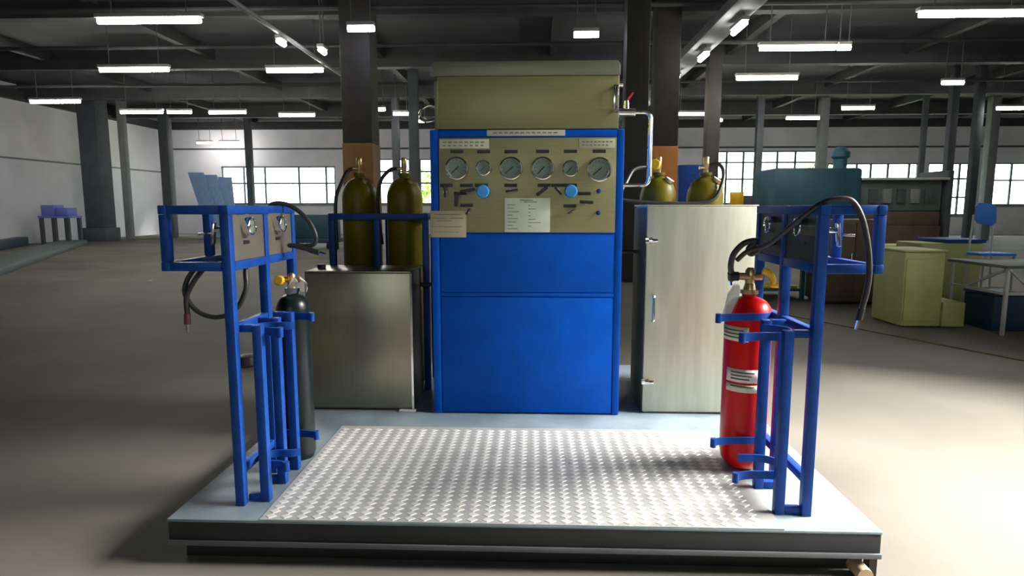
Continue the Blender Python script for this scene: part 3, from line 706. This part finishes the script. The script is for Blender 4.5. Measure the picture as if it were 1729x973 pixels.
c1 = thing('cream_cabinet', 'cream enamel cabinet with an open recess at its right, behind the right stand', 'cabinet', (4.62, 7.75, 0))
B(4.26, 4.72, 7.40, 8.05, .012, .88).build('body', 'cream', c1, bevel=.02)
B(4.28, 4.70, 7.385, 7.399, .08, .80).build('door', 'cream', c1, bevel=.008)
B(4.245, 4.735, 7.385, 8.06, .881, .905).build('top', 'cream', c1, bevel=.008)
B(4.722, 4.98, 7.38, 8.0, .012, .30).build('low_box', 'cream', c1, bevel=.015)
B(4.722, 4.96, 7.9, 8.02, .302, .88).build('back_panel', 'greygreen', c1, bevel=.005)
for x in (4.32, 4.66):
    for y in (7.46, 7.98): MB().cyl((x, y, 0), (x, y, .0118), .02, 8).build('foot', 'black', c1)
c2 = thing('cream_chest', 'small cream chest further back, left of the cream cabinet', 'cabinet', (5.72, 10.3, 0))
B(5.45, 6.05, 10.0, 10.6, 0, .76).build('body', 'cream', c2, bevel=.02); B(5.43, 6.07, 9.98, 10.62, .761, .80).build('lid', 'cream', c2, bevel=.01)
B(5.5, 6.0, 9.985, 9.999, .08, .7).build('door', 'cream', c2, bevel=.006)
c3 = thing('cream_trolley', 'yellowish cream bin with a blue lid behind the cream cabinet', 'bin', (5.6, 8.9, 0))
B(5.15, 5.95, 8.6, 9.2, 0.05, .92).build('body', 'cream', c3, bevel=.02); B(5.45, 5.98, 8.58, 9.22, .921, .97).build('lid', 'tube', c3, bevel=.01)
for x in (5.25, 5.85): MB().cyl((x, 8.65, .025), (x, 9.15, .025), .025, 10).build('roller', 'black', c3)

wb = thing('work_bench', 'white tube-frame workbench with a dark top at the right edge', 'workbench', (5.6, 7.3, 0))
bs = .035
for x, y in ((5.1, 7.85), (5.1, 6.95), (6.4, 6.95), (6.4, 7.85)): B(x-bs/2, x+bs/2, y-bs/2, y+bs/2, 0, .735).build('leg', 'whitetube', wb, bevel=.004)
B(5.06, 6.45, 6.92, 7.9, .736, .77).build('bench_top', 'greygreen', wb, bevel=.006)
MB().bar((5.1, 7.83, .46), (5.1, 6.97, .46), .03).build('brace', 'whitetube', wb)
MB().bar((5.12, 6.95, .46), (6.38, 6.95, .46), .03).build('brace', 'whitetube', wb)
MB().bar((5.1, 6.93, .73), (5.4, 6.93, .46), .025).build('brace', 'whitetube', wb)
MB().bar((5.1, 6.98, .72), (5.1, 7.6, .47), .025).build('brace', 'whitetube', wb)
for i, (x0, x1, y0, z1, lab) in enumerate(((5.16, 5.62, 7.2, .40, 'dark navy crate under the workbench, nearer the bench post'), (5.66, 6.3, 7.2, .36, 'dark navy crate under the workbench, further right'))):
    t = thing('storage_crate', lab, 'crate', ((x0+x1)/2, y0+.25, 0), 'crates under the workbench')
    B(x0, x1, y0, y0+.5, 0, z1).build('body', 'navy', t, bevel=.02); B(x0-.01, x1+.01, y0-.01, y0+.51, z1+.0005, z1+.03).build('rim', 'navy', t, bevel=.01)
t = thing('white_canister', 'white plastic canister on the floor at the right edge', 'canister', (5.38, 6.72, 0))
B(5.24, 5.52, 6.6, 6.84, 0, .27).build('body', 'canister', t, bevel=.05, seg=3); MB().cyl((5.32, 6.72, .2705), (5.32, 6.72, .30), .03, 12).build('cap', 'black', t)
MB().tubepath([(5.36, 6.72, .26), (5.38, 6.72, .305), (5.45, 6.72, .305), (5.47, 6.72, .26)], .012, 8, 4).build('handle', 'canister', t)
ch = thing('blue_chair', 'bright blue plastic chair back on a thin metal frame by the workbench', 'chair', (5.35, 8.2, 0))
MB().prism([(5.62, 1.19), (5.80, 1.16), (5.845, 1.2), (5.83, 1.40), (5.79, 1.435), (5.61, 1.45), (5.575, 1.41), (5.585, 1.23)], 8.24, 8.27).build('backrest', 'skyblue', ch, bevel=.008)
B(5.50, 5.90, 7.92, 8.24, .80, .83).build('seat', 'skyblue', ch, bevel=.012)
for x in (5.52, 5.88):
    MB().cyl((x, 7.95, 0), (x, 7.95, .799), .014, 8).build('leg', 'whitetube', ch)
    MB().cyl((x, 8.28, 0), (x-(.0 if x < 5.7 else .06)+(.06 if x < 5.7 else 0), 8.283, 1.3), .012, 8).build('leg', 'whitetube', ch)
MB().cyl((5.52, 7.95, .4), (5.88, 7.95, .4), .01, 8).build('foot_rail', 'whitetube', ch)
B(5.5, 5.9, 8.241, 8.27, .78, .80).build('rear_rail', 'whitetube', ch)

bc = thing('brown_cabinet', 'dark brown machine cabinet standing behind the right stand gauge box', 'cabinet', (4.55, 9.45, 0))
B(4.14, 4.96, 9.15, 9.75, .04, 1.22).build('body', 'rust', bc, bevel=.02)
B(4.17, 4.54, 9.135, 9.149, .10, 1.16).build('door', 'rust', bc, bevel=.005); B(4.56, 4.93, 9.135, 9.149, .10, 1.16).build('door', 'rust', bc, bevel=.005)
MB().tubepath([(4.50, 9.134, .62), (4.50, 9.11, .64), (4.50, 9.11, .74), (4.50, 9.134, .76)], .01, 8, 4).build('handle', 'chrome', bc)
B(4.18, 4.92, 9.19, 9.71, 0, .0395).build('plinth', 'black', bc)
sm = thing('scrap_rack', 'low dark green rack with yellow slats behind the right stand', 'rack', (3.75, 10.0, 0))
for x in (3.38, 4.08):
    for y in (9.7, 10.3): B(x-.03, x+.03, y-.03, y+.03, 0, .60).build('leg', 'teal', sm)
B(3.34, 4.12, 9.66, 10.34, .601, .66).build('rack_top', 'teal', sm, bevel=.01)
B(3.36, 4.10, 9.68, 10.32, .12, .16).build('shelf', 'teal', sm)
for k in range(3): B(3.45, 4.02, 9.72+.18*k, 9.84+.18*k, .1605, .20).build('slat', 'yellowslat', sm, bevel=.005)
B(3.5, 3.95, 9.75, 10.2, .6605, .95).build('motor_box', 'navy', sm, bevel=.04)
tag(MB().bar((3.3, 8.2, .006), (4.9, 4.9, .006), .07, .011).build('floor_track', 'warmdark'), 'thin dark steel track set across the floor at the right', 'track')
B(5.9, 6.19, 19.6, 20.2, .0, 1.30).build('side_box', 'column', lt, bevel=.02)
B(5.88, 6.28, 19.4, 19.49, 1.45, 1.85).build('guard', 'yellow', lt, bevel=.02)

# ------------------------------------------------------------------ things at the left
for i, (x, lean, wd, m, lab) in enumerate(((-15.25, .95, .85, 'bluesheet', 'pale blue sheet leaning steeply, left of the leaning stack'), (-14.85, .75, .8, 'bluesheet', 'pale blue sheet leaning, middle of the leaning stack'),
                                       (-14.75, .15, .75, 'bluesheet', 'pale blue sheet standing nearly upright, right of the leaning stack'))):
    mb = MB(); y = 29.0 + .12 * i
    mb.prism([(x, 0), (x+wd, 0), (x+wd-lean, 3.0-.1*i), (x-lean+.12, 3.0-.1*i)], y, y+.05)
    tag(mb.build('leaning_sheet', m, bevel=.006), lab, 'sheet', 'sheets leaning near the far windows')
t = thing('stall_table', 'violet-blue boxed table against the left wall', 'table', (-18.0, 23.2, 0))
B(-18.5, -17.3, 22.9, 23.6, 1.0, 1.08).build('table_top', 'violet', t, bevel=.01)
B(-18.4, -17.9, 22.95, 23.5, 1.081, 1.48).build('box', 'violet', t, bevel=.03); B(-17.85, -17.4, 22.95, 23.5, 1.081, 1.38).build('box', 'violet', t, bevel=.03)
for x in (-18.4, -17.9, -17.4):
    for y in (22.95, 23.55): B(x-.06, x+.06, y-.05, y+.05, 0, .999).build('leg', 'column', t)
def kerb(label, a, b_, wd, h, m):
    mb = MB().bar((a[0], a[1], h/2), (b_[0], b_[1], h/2), wd, h); return tag(mb.build('floor_kerb', m, bevel=.02), label, 'kerb', 'low kerbs at the left wall')
kerb('grey-green low kerb on the floor, nearer of the two at left', (-11.2, 12.0), (-17.6, 23.4), .9, .16, 'kerbgreen')
kerb('dark blue kerb beside the left wall, further of the two', (-14.6, 14.0), (-18.9, 22.6), .35, .32, 'kerb')
t = thing('blue_cart', 'low blue container cart on the floor behind the left stand', 'cart', (-7.7, 21.3, 0))
B(-8.5, -6.8, 21.0, 21.9, .35, 1.15).build('bin', 'teal', t, bevel=.04); B(-8.55, -6.75, 20.95, 21.95, .20, .349).build('deck', 'kerb', t, bevel=.02)
for x in (-8.3, -7.0):
    for y in (21.1, 21.75): MB().cyl((x-.04, y, .1), (x+.04, y, .1), .0995, 14).build('wheel', 'black', t)
t = thing('rubber_cap', 'small dark domed rubber cap on the floor behind the left stand', 'cap', (-2.55, 5.37, 0))
MB().lathe([(0, 0), (.095, 0), (.09, .05), (.07, .085), (.03, .1), (0, .1)], (-2.55, 5.37, 0), n=20).build('dome', 'maroon', t)
MB().lathe([(.0955, 0), (.105, 0), (.105, .012), (.0955, .012), (.0955, 0)], (-2.55, 5.37, 0), n=20).build('rim', 'maroon', t)
tag(MB().lathe([(0, 0), (.05, 0), (.05, .01), (.03, .022), (0, .025)], (-7.3, 11.6, 0), n=14).build('white_pebble', 'canister'), 'tiny pale scrap lying on the left floor', 'scrap')

# ------------------------------------------------------------------ outdoors seen through the windows
def tree(label, x, y, h, r, sd):
    rnd = random.Random(sd); t = thing('tree', label, 'tree', (x, y, -.31), 'trees outside the far windows')
    MB().cyl((x, y, -.31), (x, y, h*.6), .18, 8).build('trunk', 'bark', t)
    mb = MB()
    for k in range(500):
        d = Vector((rnd.gauss(0, 1), rnd.gauss(0, 1), rnd.gauss(0, .8))).normalized() * r * (rnd.random() ** .4)
        c = Vector((x, y, h*.72)) + d; a = Vector((rnd.gauss(0, 1), rnd.gauss(0, 1), rnd.gauss(0, 1))).normalized(); q = a.orthogonal().normalized(); s_ = .28
        mb.add([c - a*s_, c + q*s_*.5, c + a*s_, c - q*s_*.5], [(0, 1, 2, 3)])
    mb.build('crown', 'leaf', t)
tree('leafy tree outside the window right of the amber cylinders', 12.0, 46.0, 4.0, 1.4, 1)
tree('leafy tree outside the window above the teal machine', 20.5, 46.0, 4.6, 1.6, 2)
tree('leafy tree outside the window left of the blue cabinet', -8.6, 46.0, 4.0, 1.3, 3)
